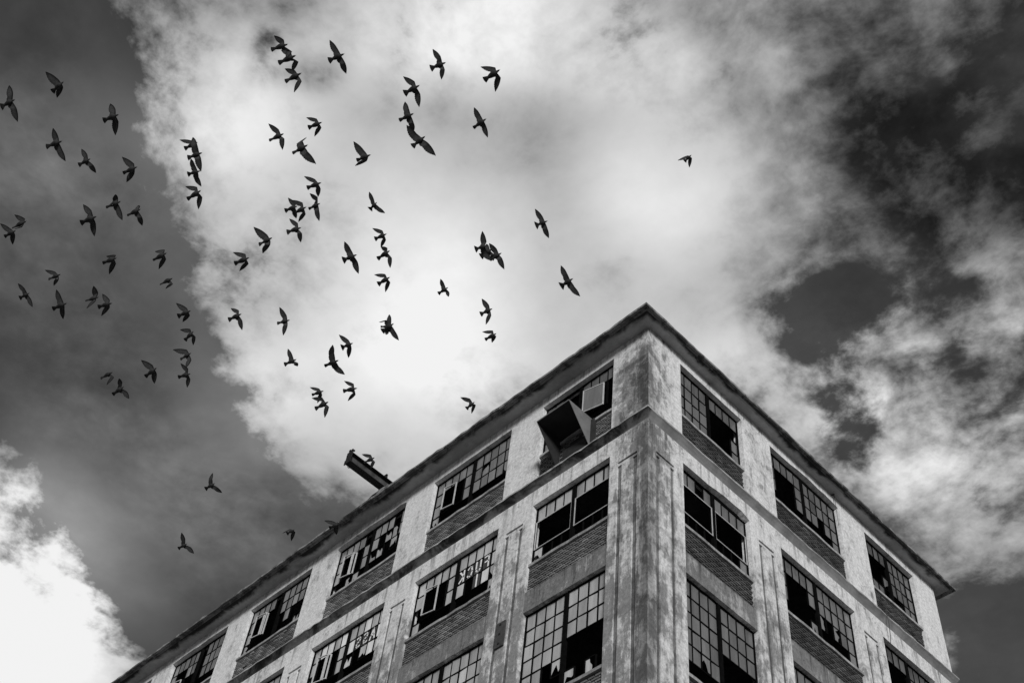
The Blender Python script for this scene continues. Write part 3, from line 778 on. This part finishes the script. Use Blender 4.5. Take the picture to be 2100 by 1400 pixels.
# ------------------------------------------------------------------ pigeons
BIRDS = [
 ('dark pigeon at the left edge, topmost one there, wings spread straight up and down', 0.064, [[0.359, -15.805, 19.295], [0.121, -15.896, 19.195], [0.362, -15.892, 19.379], [0.323, -16.014, 19.532], [0.322, -15.705, 19.172], [0.222, -15.559, 19.041]]),
 ('all black pigeon nearest the upper left corner, long upper wing swept back', 0.0423, [[2.378, -15.441, 17.666], [2.174, -15.47, 17.556], [2.272, -15.512, 17.765], [2.198, -15.713, 17.817], [2.252, -15.395, 17.707], [2.142, -15.366, 17.571]]),
 ('black pigeon on the ragged left cloud edge, uppermost bird against that edge', 0.0462, [[1.678, -14.505, 18.916], [1.441, -14.625, 18.831], [1.628, -14.591, 19.027], [1.555, -14.699, 19.164], [1.559, -14.436, 18.911], [1.411, -14.342, 18.777]]),
 ('grey winged pigeon with wings held wide, just below the all black pigeon on the left', 0.0545, [[-1.491, -14.76, 21.65], [-1.773, -14.913, 21.554], [-1.571, -14.849, 21.757], [-1.543, -15.03, 21.847], [-1.584, -14.66, 21.546], [-1.652, -14.492, 21.424]]),
 ('pigeon over dark sky with lower wing slanting right, left of the cloud notch', 0.0558, [[-3.496, -13.994, 24.432], [-3.761, -14.095, 24.32], [-3.537, -14.1, 24.522], [-3.61, -14.253, 24.645], [-3.532, -13.868, 24.349], [-3.624, -13.723, 24.31]]),
 ('pigeon crossing the cloud edge with upper wing swept left and lower wing folding back', 0.03, [[1.33, -13.787, 18.61], [1.106, -13.891, 18.525], [1.251, -13.848, 18.719], [1.172, -14.048, 18.767], [1.168, -13.745, 18.615], [1.038, -13.756, 18.492]]),
 ('upper bird of the touching pair at the left edge, wing bent back over its body', 0.0247, [[-3.665, -14.266, 21.766], [-3.952, -14.386, 21.65], [-3.727, -14.316, 21.857], [-3.831, -14.508, 21.886], [-3.704, -14.268, 21.604], [-3.897, -14.34, 21.623]]),
 ('lower bird of the touching pair at the left edge, wing tip cut by the frame', 0.0383, [[-4.532, -14.258, 22.345], [-4.774, -14.35, 22.243], [-4.665, -14.369, 22.433], [-4.755, -14.566, 22.474], [-4.67, -14.21, 22.368], [-4.797, -14.126, 22.23]]),
 ('large pigeon with wide wings on dark sky, leftmost of the three below the cloud notch', 0.051, [[-0.785, -13.599, 19.631], [-1.058, -13.733, 19.531], [-0.833, -13.726, 19.719], [-0.923, -13.887, 19.824], [-0.919, -13.526, 19.604], [-1.05, -13.411, 19.469]]),
 ('middle one of three pigeons below the cloud notch, short upper and long lower wing', 0.0288, [[-2.156, -13.193, 22.169], [-2.436, -13.331, 22.067], [-2.227, -13.261, 22.271], [-2.177, -13.353, 22.26], [-2.251, -13.084, 22.06], [-2.318, -12.952, 21.922]]),
 ('rightmost of three pigeons below the cloud notch, upper wing almost hidden', 0.0243, [[-1.716, -12.87, 21.795], [-1.978, -12.983, 21.691], [-1.762, -12.899, 21.888], [-1.852, -12.928, 22.003], [-1.789, -12.749, 21.693], [-1.924, -12.645, 21.666]]),
 ('pigeon with both wings curled backward on dark sky, left of its near twin', 0.0291, [[-0.886, -12.924, 19.188], [-1.119, -13.047, 19.107], [-0.944, -12.957, 19.288], [-1.038, -13.066, 19.225], [-1.018, -12.864, 19.196], [-1.199, -12.836, 19.073]]),
 ('small pigeon with swept wings, above the long winged bird in the lower left group', 0.039, [[-4.653, -13.038, 22.228], [-4.9, -13.157, 22.137], [-4.784, -13.139, 22.322], [-4.917, -13.315, 22.326], [-4.677, -13.015, 22.078], [-4.872, -13.001, 22.052]]),
 ('small slender pigeon at far left with a straight diagonal wing line', 0.0645, [[-9.892, -12.708, 26.837], [-10.155, -12.813, 26.729], [-9.926, -12.872, 26.895], [-9.978, -13.069, 26.958], [-9.954, -12.584, 26.74], [-10.021, -12.438, 26.608]]),
 ('pigeon with long toothed upper wing and curved lower tip, in the lower left group', 0.0472, [[-4.703, -12.614, 21.689], [-4.988, -12.757, 21.586], [-4.77, -12.749, 21.774], [-4.75, -12.935, 21.875], [-4.876, -12.561, 21.664], [-5.027, -12.457, 21.572]]),
 ('left bird of the close pair on grey sky, upper wing pointing straight up', 0.024, [[-2.956, -12.458, 20.434], [-3.182, -12.6, 20.365], [-2.977, -12.506, 20.534], [-2.935, -12.659, 20.574], [-2.963, -12.474, 20.295], [-3.155, -12.509, 20.196]]),
 ('right bird of the close pair on grey sky, lower wing trailing back', 0.0428, [[-2.391, -12.296, 19.886], [-2.628, -12.445, 19.814], [-2.465, -12.357, 19.991], [-2.551, -12.511, 20.1], [-2.548, -12.267, 19.91], [-2.74, -12.283, 19.802]]),
 ('topmost of four stacked pigeons at the cloud edge, wing pointing left', 0.0451, [[0.447, -13.005, 21.606], [0.201, -13.111, 21.509], [0.315, -13.097, 21.7], [0.167, -13.26, 21.689], [0.326, -12.953, 21.635], [0.275, -12.88, 21.5]]),
 ('second from top of four stacked pigeons at the cloud edge, pale upright wings', 0.0509, [[1.925, -13.141, 19.221], [1.699, -13.264, 19.144], [1.932, -13.293, 19.298], [1.885, -13.395, 19.445], [1.912, -13.118, 19.075], [1.801, -12.985, 18.944]]),
 ('third from top of four stacked pigeons at the cloud edge, small wedge tail', 0.0596, [[-2.622, -12.043, 25.431], [-2.878, -12.207, 25.354], [-2.647, -12.213, 25.497], [-2.611, -12.37, 25.538], [-2.769, -11.984, 25.393], [-2.836, -11.813, 25.271]]),
 ('lowest of four stacked pigeons at the cloud edge, pale sickle shaped wings', 0.0388, [[0.786, -12.605, 19.997], [0.524, -12.685, 19.877], [0.707, -12.679, 20.095], [0.552, -12.826, 20.108], [0.689, -12.508, 19.981], [0.532, -12.43, 19.848]]),
 ('black pigeon on white cloud with wings bent like an M, left of the hooked pair', 0.0372, [[1.574, -11.964, 21.972], [1.302, -12.084, 21.865], [1.499, -12.069, 22.073], [1.419, -12.269, 22.121], [1.566, -11.918, 21.838], [1.442, -11.818, 21.702]]),
 ('pigeon with curled wings on dark sky just above the one with a pale wing tip', 0.0197, [[-0.441, -12.317, 19.592], [-0.693, -12.413, 19.486], [-0.503, -12.364, 19.69], [-0.684, -12.458, 19.714], [-0.574, -12.245, 19.593], [-0.759, -12.23, 19.473]]),
 ('bowed winged pigeon where grey sky meets cloud, left of the fingered wing bird', 0.0427, [[0.757, -11.309, 19.379], [0.508, -11.434, 19.288], [0.677, -11.376, 19.483], [0.541, -11.55, 19.485], [0.633, -11.239, 19.382], [0.458, -11.276, 19.28]]),
 ("pigeon with fingered upper wing tip and broad tail at the cloud's inner edge", 0.0497, [[3.692, -12.093, 16.049], [3.498, -12.169, 15.969], [3.595, -12.148, 16.151], [3.517, -12.349, 16.2], [3.67, -12.078, 15.897], [3.488, -12.062, 15.889]]),
 ('top bird of the three overlapping pigeons near the top edge', 0.0436, [[3.989, -13.258, 20.117], [3.738, -13.401, 20.034], [3.925, -13.339, 20.234], [3.869, -13.498, 20.224], [3.964, -13.145, 20.047], [3.877, -13.154, 19.925]]),
 ('middle bird of the three overlapping pigeons near the top edge', 0.0486, [[3.641, -12.971, 20.679], [3.354, -13.106, 20.571], [3.558, -13.064, 20.787], [3.421, -13.187, 20.862], [3.593, -12.878, 20.635], [3.41, -12.846, 20.567]]),
 ('bottom bird of the three overlapping pigeons near the top edge', 0.0512, [[3.724, -12.781, 20.187], [3.45, -12.888, 20.073], [3.616, -12.874, 20.287], [3.534, -13.012, 20.247], [3.68, -12.71, 20.042], [3.498, -12.687, 19.921]]),
 ('black pigeon with fully stretched wings, right of the overlapping three at the top', 0.0635, [[3.503, -12.184, 22.225], [3.223, -12.315, 22.119], [3.428, -12.318, 22.318], [3.409, -12.515, 22.402], [3.417, -12.071, 22.118], [3.303, -11.939, 22.058]]),
 ('small pigeon with both wings hooked left, in the row below the overlapping top trio', 0.0488, [[1.601, -11.393, 23.203], [1.342, -11.526, 23.11], [1.509, -11.494, 23.309], [1.387, -11.655, 23.294], [1.485, -11.326, 23.21], [1.298, -11.317, 23.093]]),
 ('pigeon with short raised upper wing and long lower wing, under the small hooked wing bird', 0.038, [[3.939, -12.258, 18.202], [3.696, -12.349, 18.099], [3.856, -12.334, 18.307], [3.872, -12.308, 18.449], [3.923, -12.213, 18.056], [3.915, -12.017, 17.957]]),
 ('lone pigeon braking with fringed flight feathers spread, on white cloud', 0.031, [[4.713, -11.577, 17.869], [4.509, -11.679, 17.795], [4.621, -11.655, 17.977], [4.58, -11.86, 18.051], [4.563, -11.544, 17.898], [4.419, -11.627, 17.808]]),
 ('uppermost bird of the tangled knot of pigeons on white cloud', 0.0455, [[0.978, -10.698, 22.493], [0.713, -10.838, 22.4], [0.871, -10.811, 22.592], [0.75, -10.995, 22.608], [0.857, -10.624, 22.483], [0.698, -10.546, 22.444]]),
 ('rightmost bird of the tangled knot, wings straight up and down', 0.0352, [[-0.299, -10.06, 23.927], [-0.545, -10.164, 23.828], [-0.277, -10.179, 23.997], [-0.335, -10.351, 24.0], [-0.373, -9.998, 23.777], [-0.485, -9.863, 23.645]]),
 ('leftmost bird of the tangled knot, head hidden behind its neighbour', 0.0541, [[-1.013, -10.232, 24.388], [-1.273, -10.37, 24.297], [-1.061, -10.27, 24.49], [-1.122, -10.473, 24.55], [-1.142, -10.158, 24.371], [-1.274, -10.059, 24.358]]),
 ('darkest bird in the middle of the tangled knot, beak touching the next tail', 0.0396, [[0.871, -10.749, 21.638], [0.624, -10.848, 21.537], [0.814, -10.835, 21.74], [0.689, -11.017, 21.752], [0.742, -10.662, 21.612], [0.578, -10.675, 21.494]]),
 ('lowest bird of the tangled knot with a broad spread tail', 0.0653, [[-0.691, -10.09, 23.349], [-0.971, -10.249, 23.257], [-0.744, -10.185, 23.453], [-0.838, -10.362, 23.522], [-0.728, -10.022, 23.237], [-0.872, -9.913, 23.161]]),
 ('small pigeon steering upward with fanned tail, right of the tangled knot', 0.0829, [[-2.883, -7.583, 29.931], [-3.133, -7.6, 29.788], [-2.898, -7.714, 29.985], [-2.884, -7.901, 30.062], [-2.934, -7.449, 29.88], [-2.906, -7.246, 29.8]]),
 ('top bird of the column of three in the middle of the cloud', 0.0535, [[0.321, -8.673, 23.716], [0.071, -8.79, 23.622], [0.239, -8.756, 23.82], [0.114, -8.938, 23.832], [0.194, -8.589, 23.698], [0.009, -8.557, 23.631]]),
 ('middle bird of the column of three in the middle of the cloud', 0.054, [[0.063, -8.352, 23.708], [-0.23, -8.435, 23.571], [0.003, -8.403, 23.799], [-0.052, -8.533, 23.758], [0.0, -8.229, 23.611], [-0.135, -8.124, 23.479]]),
 ('bottom bird of the column of three in the middle of the cloud, nearly black', 0.0549, [[0.526, -8.421, 22.181], [0.265, -8.51, 22.067], [0.436, -8.503, 22.274], [0.276, -8.652, 22.249], [0.42, -8.33, 22.184], [0.248, -8.281, 22.056]]),
 ('wide winged pigeon with big wedge tail, left of the column of three', 0.0677, [[1.517, -9.743, 20.492], [1.266, -9.868, 20.401], [1.444, -9.859, 20.589], [1.453, -10.043, 20.647], [1.423, -9.644, 20.449], [1.321, -9.5, 20.317]]),
 ('pigeon on dark sky with its lower wing curled under and upper wing hidden', 0.0249, [[-4.338, -11.039, 23.975], [-4.628, -11.157, 23.857], [-4.431, -11.035, 24.047], [-4.549, -11.018, 24.124], [-4.371, -10.969, 23.842], [-4.573, -11.011, 23.804]]),
 ('top bird of the column of four on the dark sky by the cloud edge', 0.0498, [[-1.21, -11.248, 19.665], [-1.447, -11.36, 19.575], [-1.311, -11.31, 19.763], [-1.404, -11.507, 19.802], [-1.342, -11.19, 19.684], [-1.474, -11.218, 19.569]]),
 ('second bird from top in the column of four on dark sky, climbing steeply', 0.0471, [[-4.083, -10.169, 22.652], [-4.329, -10.183, 22.51], [-4.169, -10.234, 22.734], [-4.332, -10.381, 22.706], [-4.169, -10.05, 22.634], [-4.336, -9.964, 22.561]]),
 ('third bird from top in the column of four on dark sky, long wing pointing left', 0.0312, [[0.616, -11.476, 16.632], [0.434, -11.535, 16.551], [0.52, -11.531, 16.73], [0.367, -11.689, 16.713], [0.614, -11.428, 16.492], [0.53, -11.424, 16.371]]),
 ('bottom bird of the column of four on dark sky, wings nearly vertical', 0.0473, [[-6.354, -9.093, 24.05], [-6.619, -9.26, 23.97], [-6.351, -9.209, 24.126], [-6.41, -9.412, 24.188], [-6.466, -9.01, 23.996], [-6.633, -8.943, 23.886]]),
 ('lone pigeon with swept upper wing, left of the bottom of the column of four', 0.0382, [[-1.514, -11.255, 18.227], [-1.749, -11.305, 18.109], [-1.612, -11.319, 18.316], [-1.709, -11.514, 18.351], [-1.643, -11.174, 18.236], [-1.739, -11.102, 18.097]]),
 ('small one winged looking pigeon, left bird of the lowest pair on dark sky', 0.0415, [[-5.028, -11.048, 21.177], [-5.285, -11.146, 21.069], [-5.166, -11.073, 21.252], [-5.336, -11.093, 21.296], [-5.024, -10.976, 21.062], [-5.213, -10.986, 20.952]]),
 ('right bird of the lowest pair on dark sky, lower wing pointing right', 0.046, [[-7.08, -10.167, 23.158], [-7.374, -10.244, 23.017], [-7.068, -10.248, 23.204], [-7.027, -10.373, 23.213], [-7.099, -10.044, 23.088], [-7.119, -9.922, 22.96]]),
 ('pigeon with hooked upper wing where the cloud edge bulges left', 0.0597, [[-3.417, -9.569, 23.311], [-3.705, -9.697, 23.198], [-3.473, -9.645, 23.404], [-3.612, -9.785, 23.465], [-3.492, -9.472, 23.218], [-3.603, -9.345, 23.09]]),
 ('slim pigeon with thin vertical wings on bright cloud, above the clipped wing bird', 0.0419, [[-1.297, -9.337, 21.414], [-1.525, -9.482, 21.346], [-1.348, -9.424, 21.523], [-1.361, -9.626, 21.612], [-1.346, -9.327, 21.267], [-1.508, -9.271, 21.142]]),
 ('pigeon with arched wings just up and right of the long sickle winged bird', 0.0667, [[-0.563, -8.211, 21.137], [-0.788, -8.325, 21.056], [-0.656, -8.287, 21.237], [-0.738, -8.487, 21.284], [-0.704, -8.139, 21.133], [-0.872, -8.058, 21.053]]),
 ('largest lower pigeon with long sickle wings and thin tail', 0.0322, [[-0.431, -8.463, 20.229], [-0.695, -8.595, 20.133], [-0.429, -8.612, 20.301], [-0.336, -8.741, 20.359], [-0.541, -8.372, 20.203], [-0.523, -8.205, 20.098]]),
 ('pigeon with tall upper wing and short clipped lower wing', 0.0599, [[-4.52, -7.484, 24.629], [-4.807, -7.618, 24.521], [-4.575, -7.604, 24.713], [-4.603, -7.758, 24.84], [-4.517, -7.426, 24.533], [-4.635, -7.352, 24.573]]),
 ('pale winged pigeon right of the low overlapping pair on cloud', 0.0458, [[-2.408, -6.834, 22.461], [-2.674, -7.021, 22.391], [-2.467, -6.926, 22.567], [-2.583, -7.113, 22.587], [-2.544, -6.763, 22.4], [-2.737, -6.801, 22.302]]),
 ('upper bird of the low overlapping pair on bright cloud', 0.0347, [[-4.334, -6.636, 24.079], [-4.595, -6.779, 23.99], [-4.452, -6.72, 24.173], [-4.59, -6.892, 24.171], [-4.481, -6.572, 24.079], [-4.658, -6.538, 23.956]]),
 ('lower bird of the low overlapping pair on bright cloud', 0.0518, [[-0.844, -8.195, 19.554], [-1.109, -8.298, 19.443], [-0.933, -8.313, 19.634], [-1.065, -8.454, 19.593], [-0.845, -8.16, 19.426], [-1.008, -8.093, 19.296]]),
 ("front bird of the double silhouette left of the building's peak", 0.0678, [[-0.929, -7.223, 23.134], [-1.215, -7.304, 23.0], [-0.956, -7.301, 23.212], [-0.984, -7.37, 23.358], [-1.005, -7.108, 23.033], [-1.052, -6.927, 22.917]]),
 ('rear bird peeking out behind the double silhouette left of the peak', 0.0254, [[-2.843, -6.173, 25.764], [-3.033, -6.368, 25.743], [-2.847, -6.362, 25.853], [-2.988, -6.471, 25.782], [-2.985, -6.126, 25.703], [-3.027, -6.164, 25.609]]),
 ('pigeon with two tone translucent wings, uppermost bird right of centre at the top', 0.0729, [[4.058, -10.476, 23.776], [3.774, -10.622, 23.675], [4.04, -10.626, 23.838], [3.991, -10.807, 23.937], [3.989, -10.427, 23.626], [3.829, -10.349, 23.539]]),
 ('top bird of the three in a line at the upper middle, wide fan tail', 0.0635, [[4.783, -11.207, 20.665], [4.514, -11.31, 20.552], [4.71, -11.29, 20.77], [4.622, -11.477, 20.796], [4.686, -11.104, 20.611], [4.559, -10.984, 20.476]]),
 ('middle bird of the three in a line at the upper middle, frayed pale wings', 0.0418, [[3.062, -10.297, 23.238], [2.78, -10.421, 23.127], [3.009, -10.411, 23.332], [2.99, -10.528, 23.484], [2.956, -10.188, 23.121], [2.847, -10.077, 23.121]]),
 ('bottom bird of the three in a line at the upper middle, biggest wings', 0.0576, [[5.27, -11.093, 18.422], [5.039, -11.139, 18.304], [5.156, -11.192, 18.501], [5.127, -11.382, 18.546], [5.273, -11.015, 18.297], [5.254, -10.823, 18.193]]),
 ('gull like bowed winged pigeon at the right end of the upper group', 0.0477, [[6.839, -11.06, 18.532], [6.58, -11.135, 18.412], [6.758, -11.102, 18.635], [6.612, -11.262, 18.624], [6.745, -10.962, 18.531], [6.581, -10.894, 18.4]]),
 ('neat straight winged pigeon below the bowed winged bird at the right of the upper group', 0.0362, [[3.61, -9.007, 24.164], [3.316, -9.081, 24.022], [3.528, -9.111, 24.248], [3.52, -9.302, 24.335], [3.496, -8.895, 24.11], [3.403, -8.744, 23.981]]),
 ('fan tailed pigeon above and right of the triple overlap, wings stretched steeply', 0.0882, [[2.991, -6.563, 23.905], [2.748, -6.688, 23.818], [2.933, -6.68, 24.002], [2.905, -6.883, 24.082], [2.905, -6.479, 23.792], [2.808, -6.326, 23.697]]),
 ('left bird of the triple overlap with one tall raised wing', 0.0695, [[2.875, -7.88, 21.562], [2.66, -8.004, 21.492], [2.858, -7.907, 21.669], [2.909, -8.087, 21.787], [2.783, -7.781, 21.503], [2.783, -7.642, 21.384]]),
 ('middle bird of the triple overlap with black fan tail', 0.0798, [[1.331, -6.62, 24.48], [1.037, -6.708, 24.344], [1.245, -6.677, 24.571], [1.182, -6.72, 24.699], [1.268, -6.506, 24.412], [1.139, -6.411, 24.413]]),
 ('right bird of the triple overlap, head free and lower wing pointing down', 0.0337, [[2.801, -7.462, 21.86], [2.557, -7.539, 21.749], [2.739, -7.556, 21.952], [2.707, -7.737, 21.974], [2.788, -7.425, 21.72], [2.706, -7.266, 21.594]]),
 ('pale winged pigeon with black tail, nearest bird above the roof peak', 0.0867, [[2.931, -5.648, 22.851], [2.652, -5.734, 22.723], [2.891, -5.803, 22.901], [2.873, -5.975, 23.013], [2.855, -5.519, 22.743], [2.834, -5.328, 22.638]]),
 ('smallest pigeon with stubby lower wing, between the column of three and the roof peak', 0.0541, [[-2.972, -4.734, 29.138], [-3.265, -4.824, 29.004], [-3.037, -4.84, 29.217], [-3.015, -5.016, 29.269], [-3.057, -4.622, 29.103], [-3.106, -4.574, 28.975]]),
 ('pigeon with arched wings, upper of two stacked birds left of the roof peak', 0.0695, [[1.262, -6.301, 22.642], [1.008, -6.411, 22.541], [1.203, -6.371, 22.742], [1.148, -6.544, 22.839], [1.193, -6.26, 22.491], [1.016, -6.224, 22.366]]),
 ('tiny pigeon with tightly bowed wings, lower of two stacked birds left of the roof peak', 0.0368, [[1.117, -5.985, 22.226], [0.872, -6.076, 22.122], [1.043, -6.04, 22.324], [0.876, -6.18, 22.291], [1.025, -5.916, 22.272], [0.917, -5.915, 22.144]]),
 ('upper of the two lone pigeons low over open grey sky', 0.0628, [[-10.262, -5.944, 25.489], [-10.544, -6.039, 25.364], [-10.265, -6.06, 25.543], [-10.218, -6.137, 25.699], [-10.28, -5.828, 25.422], [-10.303, -5.637, 25.378]]),
 ('lower of the two lone pigeons low over open grey sky', 0.0474, [[-10.191, -6.071, 23.12], [-10.428, -6.158, 23.018], [-10.171, -6.174, 23.181], [-10.128, -6.351, 23.255], [-10.179, -5.95, 23.069], [-10.179, -5.808, 22.952]]),
 ('small dark pigeon with drooping wings just off the left roof edge', 0.0468, [[-5.423, -5.72, 20.91], [-5.61, -5.789, 20.83], [-5.581, -5.769, 20.971], [-5.782, -5.805, 20.95], [-5.522, -5.639, 20.942], [-5.692, -5.582, 20.812]]),
 ('pigeon skimming the left roof edge, body against the cornice', 0.0411, [[-4.428, -5.212, 20.849], [-4.654, -5.321, 20.765], [-4.562, -5.289, 20.928], [-4.703, -5.459, 20.924], [-4.571, -5.145, 20.864], [-4.658, -5.088, 20.73]]),
 ('pigeon passing close beside the steel roof beam', 0.0385, [[-4.253, -4.868, 23.169], [-4.51, -4.978, 23.067], [-4.346, -4.938, 23.261], [-4.493, -5.102, 23.251], [-4.26, -4.832, 23.044], [-4.446, -4.788, 22.959]]),
 ('solitary tiny pigeon high on the right, far from the flock', 0.0425, [[6.015, -5.539, 24.426], [5.836, -5.559, 24.328], [5.91, -5.541, 24.508], [5.719, -5.624, 24.433], [5.947, -5.451, 24.483], [5.82, -5.38, 24.34]]),
 ('pigeon gliding just above the left roof edge between beam and peak', 0.0498, [[-1.038, -4.638, 22.925], [-1.261, -4.679, 22.81], [-1.115, -4.729, 23.004], [-1.253, -4.901, 23.004], [-1.116, -4.542, 22.956], [-1.283, -4.491, 22.831]]),
]

def feather_mats():
    m, g, b = mat("pigeon_body", .8, .15)
    setcol(g, b, g.mul(.022, g.ramp(g.noise(g.coord(), 18, 6, .6), .3, .7, .6, 1.6)))
    w = bpy.data.materials.new("pigeon_wing"); w.use_nodes = True
    g = G(w.node_tree); g.n.clear()
    o = g.n.new('ShaderNodeOutputMaterial'); ms = g.n.new('ShaderNodeMixShader')
    d = g.n.new('ShaderNodeBsdfDiffuse'); t = g.n.new('ShaderNodeBsdfTranslucent')
    e = g.attr('rim')
    n = g.noise(g.coord(), 30, 6, .6)
    v = g.mul(g.mix(e, .115, .012), g.ramp(n, .3, .7, .8, 1.2))
    g.l.new(g.comb(v, v, v), d.inputs[0]); g.l.new(g.comb(v, v, v), t.inputs[0])
    ms.inputs[0].default_value = .55
    g.l.new(d.outputs[0], ms.inputs[1]); g.l.new(t.outputs[0], ms.inputs[2]); g.l.new(ms.outputs[0], o.inputs[0])
    return m, w
M_BODY, M_WING = feather_mats()

def pigeon(label, tw, P):
    B, T, W1, E1, W2, E2 = [Vector(p) for p in P]
    C0 = B * .6 + T * .4
    B, T, W1, E1, W2, E2 = [p - C0 for p in (B, T, W1, E1, W2, E2)]
    ax = (T - B); Ln = ax.length; bk = ax.normalized()
    side = (W1 - W2); side = (side - bk * side.dot(bk)).normalized()
    up = bk.cross(side).normalized()
    V = []; Fc = []; MI = []; RIM = []
    # body: one lofted surface from beak to rump
    prof = [(0, .001, .001, -.004), (.035, .006, .005, -.003), (.065, .012, .012, 0), (.09, .030, .031, .004), (.125, .042, .043, .006), (.165, .046, .046, .004),
            (.21, .056, .054, 0), (.27, .094, .09, -.008), (.34, .130, .12, -.014), (.43, .142, .13, -.014), (.53, .132, .11, -.008), (.63, .108, .08, 0),
            (.72, .076, .050, .004), (.80, .064, .026, .006), (.88, .060, .010, .006)]
    n = 10
    for (t, rs, ru, off) in prof:
        c = B + ax * t + up * (off * Ln)
        for k in range(n):
            a = 2 * math.pi * k / n
            V.append(c + side * (math.cos(a) * rs * 1.12 * Ln) + up * (math.sin(a) * ru * 1.1 * Ln)); RIM.append(0)
    for r in range(len(prof) - 1):
        for k in range(n):
            Fc.append((r * n + k, r * n + (k + 1) % n, (r + 1) * n + (k + 1) % n, (r + 1) * n + k)); MI.append(0)
    Fc.append(tuple(range(n))); MI.append(0)
    Fc.append(tuple(range((len(prof) - 1) * n, len(prof) * n))); MI.append(0)
    # tail: a fan of feathers
    tb = B + ax * .70; nf = 12; i0 = len(V)
    for lay in (-.004, .004):
        for k in range(nf + 1):
            s = (k / nf) * 2 - 1
            V.append(tb + side * (s * .060 * Ln) + up * lay); RIM.append(0)
            L = (.30 - .035 * s * s - (.012 if k % 2 else 0)) * Ln
            V.append(tb + bk * L + side * (s * tw * 1.12) + up * (lay * .5)); RIM.append(0)
    m_ = 2 * (nf + 1)
    for k in range(nf):
        a = i0 + 2 * k
        Fc.append((a, a + 2, a + 3, a + 1)); MI.append(0)
        Fc.append((a + m_, a + m_ + 1, a + m_ + 3, a + m_ + 2)); MI.append(0)
        Fc.append((a + 1, a + 3, a + m_ + 3, a + m_ + 1)); MI.append(0)
    for a in (i0, i0 + 2 * nf): Fc.append((a, a + 1, a + m_ + 1, a + m_)); MI.append(0)
    # wings: arm and hand bones, secondaries trailing from the arm, primaries fanning to the tip
    for sg, Wp, Ep in ((1, W1, E1), (-1, W2, E2)):
        S = B + ax * .24 + side * (sg * .05 * Ln) + up * .022
        R = B + ax * (.56 - .06 * max(0.0, (T - B).normalized().dot((Ep - Wp).normalized()))) + side * (sg * .035 * Ln) + up * .016
        arm = Wp - S; hand = Ep - Wp; hl = hand.length; hu = hand.normalized(); au = arm.normalized()
        c = bk - hu * (.62 * bk.dot(hu)) - au * (.45 * max(0, bk.dot(hu)))
        c.normalize()
        sw = max(0.0, bk.dot(hu))
        Mt = Wp + c * (.109 * (1 - .45 * sw * sw))
        lead = []; trail = []
        na, nh = 7, 13
        for k in range(na + 1):
            t = k / na
            l = S.lerp(Wp, t) + bk * (.012 * math.sin(math.pi * t)) * (-.2)
            tr = R.lerp(Mt, t) + bk * (.02 * math.sin(math.pi * t))
            if k % 2 == 0 and k: tr = tr.lerp(l, .05)
            lead.append(l); trail.append(tr)
        ctrl = Mt + hand * .48 + c * .016
        for k in range(1, nh + 1):
            t = k / nh
            l = Wp.lerp(Ep, t) - c * (.014 * math.sin(math.pi * t))
            tr = Mt * (1 - t) ** 2 + ctrl * (2 * t * (1 - t)) + Ep * t * t
            if k % 2 == 0: tr = tr.lerp(l, .07)
            if k == nh: tr = Ep + c * .012 - hu * .008
            lead.append(l); trail.append(tr)
        cols = (0, .10, .30, .60, .88, 1.0); nc = len(cols)
        rimv = (1, .7, .05, .10, .35, .9)
        i0 = len(V); ns = len(lead)
        nrm = arm.cross(bk)
        nrm = nrm.normalized() if nrm.length > 1e-5 else up
        if nrm.dot(up) < 0: nrm = -nrm
        for lay in (0, 1):
            for j, (l, tr) in enumerate(zip(lead, trail)):
                sp = j / (ns - 1)
                for q, (cf, rv) in enumerate(zip(cols, rimv)):
                    th = (.010 * (1 - sp) + .002) * math.sin(math.pi * min(1, cf * .9 + .1)) * (.9 if cf < .5 else .5) + .0012
                    camb = .012 * math.sin(math.pi * cf) * (1 - .5 * sp)
                    V.append(l.lerp(tr, cf) + nrm * (camb + (th if lay else -th)))
                    RIM.append(min(1, rv + (max(0, sp - .72) * 2.6 if j > 8 else 0)))
        off = ns * nc
        for j in range(ns - 1):
            for q in range(nc - 1):
                a = i0 + j * nc + q
                Fc.append((a, a + 1, a + nc + 1, a + nc)); MI.append(1)
                Fc.append((a + off, a + off + nc, a + off + nc + 1, a + off + 1)); MI.append(1)
            for q in (0, nc - 1):
                a = i0 + j * nc + q
                Fc.append((a, a + nc, a + nc + off, a + off)); MI.append(1)
        a = i0 + (ns - 1) * nc
        for q in range(nc - 1): Fc.append((a + q, a + q + 1, a + q + 1 + off, a + q + off)); MI.append(1)
    me = bpy.data.meshes.new("pigeon"); me.from_pydata([tuple(v) for v in V], [], Fc)
    me.materials.append(M_BODY); me.materials.append(M_WING)
    me.polygons.foreach_set('material_index', MI)
    at = me.attributes.new('rim', 'FLOAT', 'POINT'); at.data.foreach_set('value', RIM)
    me.polygons.foreach_set('use_smooth', [True] * len(Fc))
    me.update()
    o = bpy.data.objects.new("pigeon", me); COL.objects.link(o); o.location = C0
    tag(o, label, "pigeon", "pigeons flying over the factory")
for (lab, tw, P) in BIRDS: pigeon(lab, tw, P)
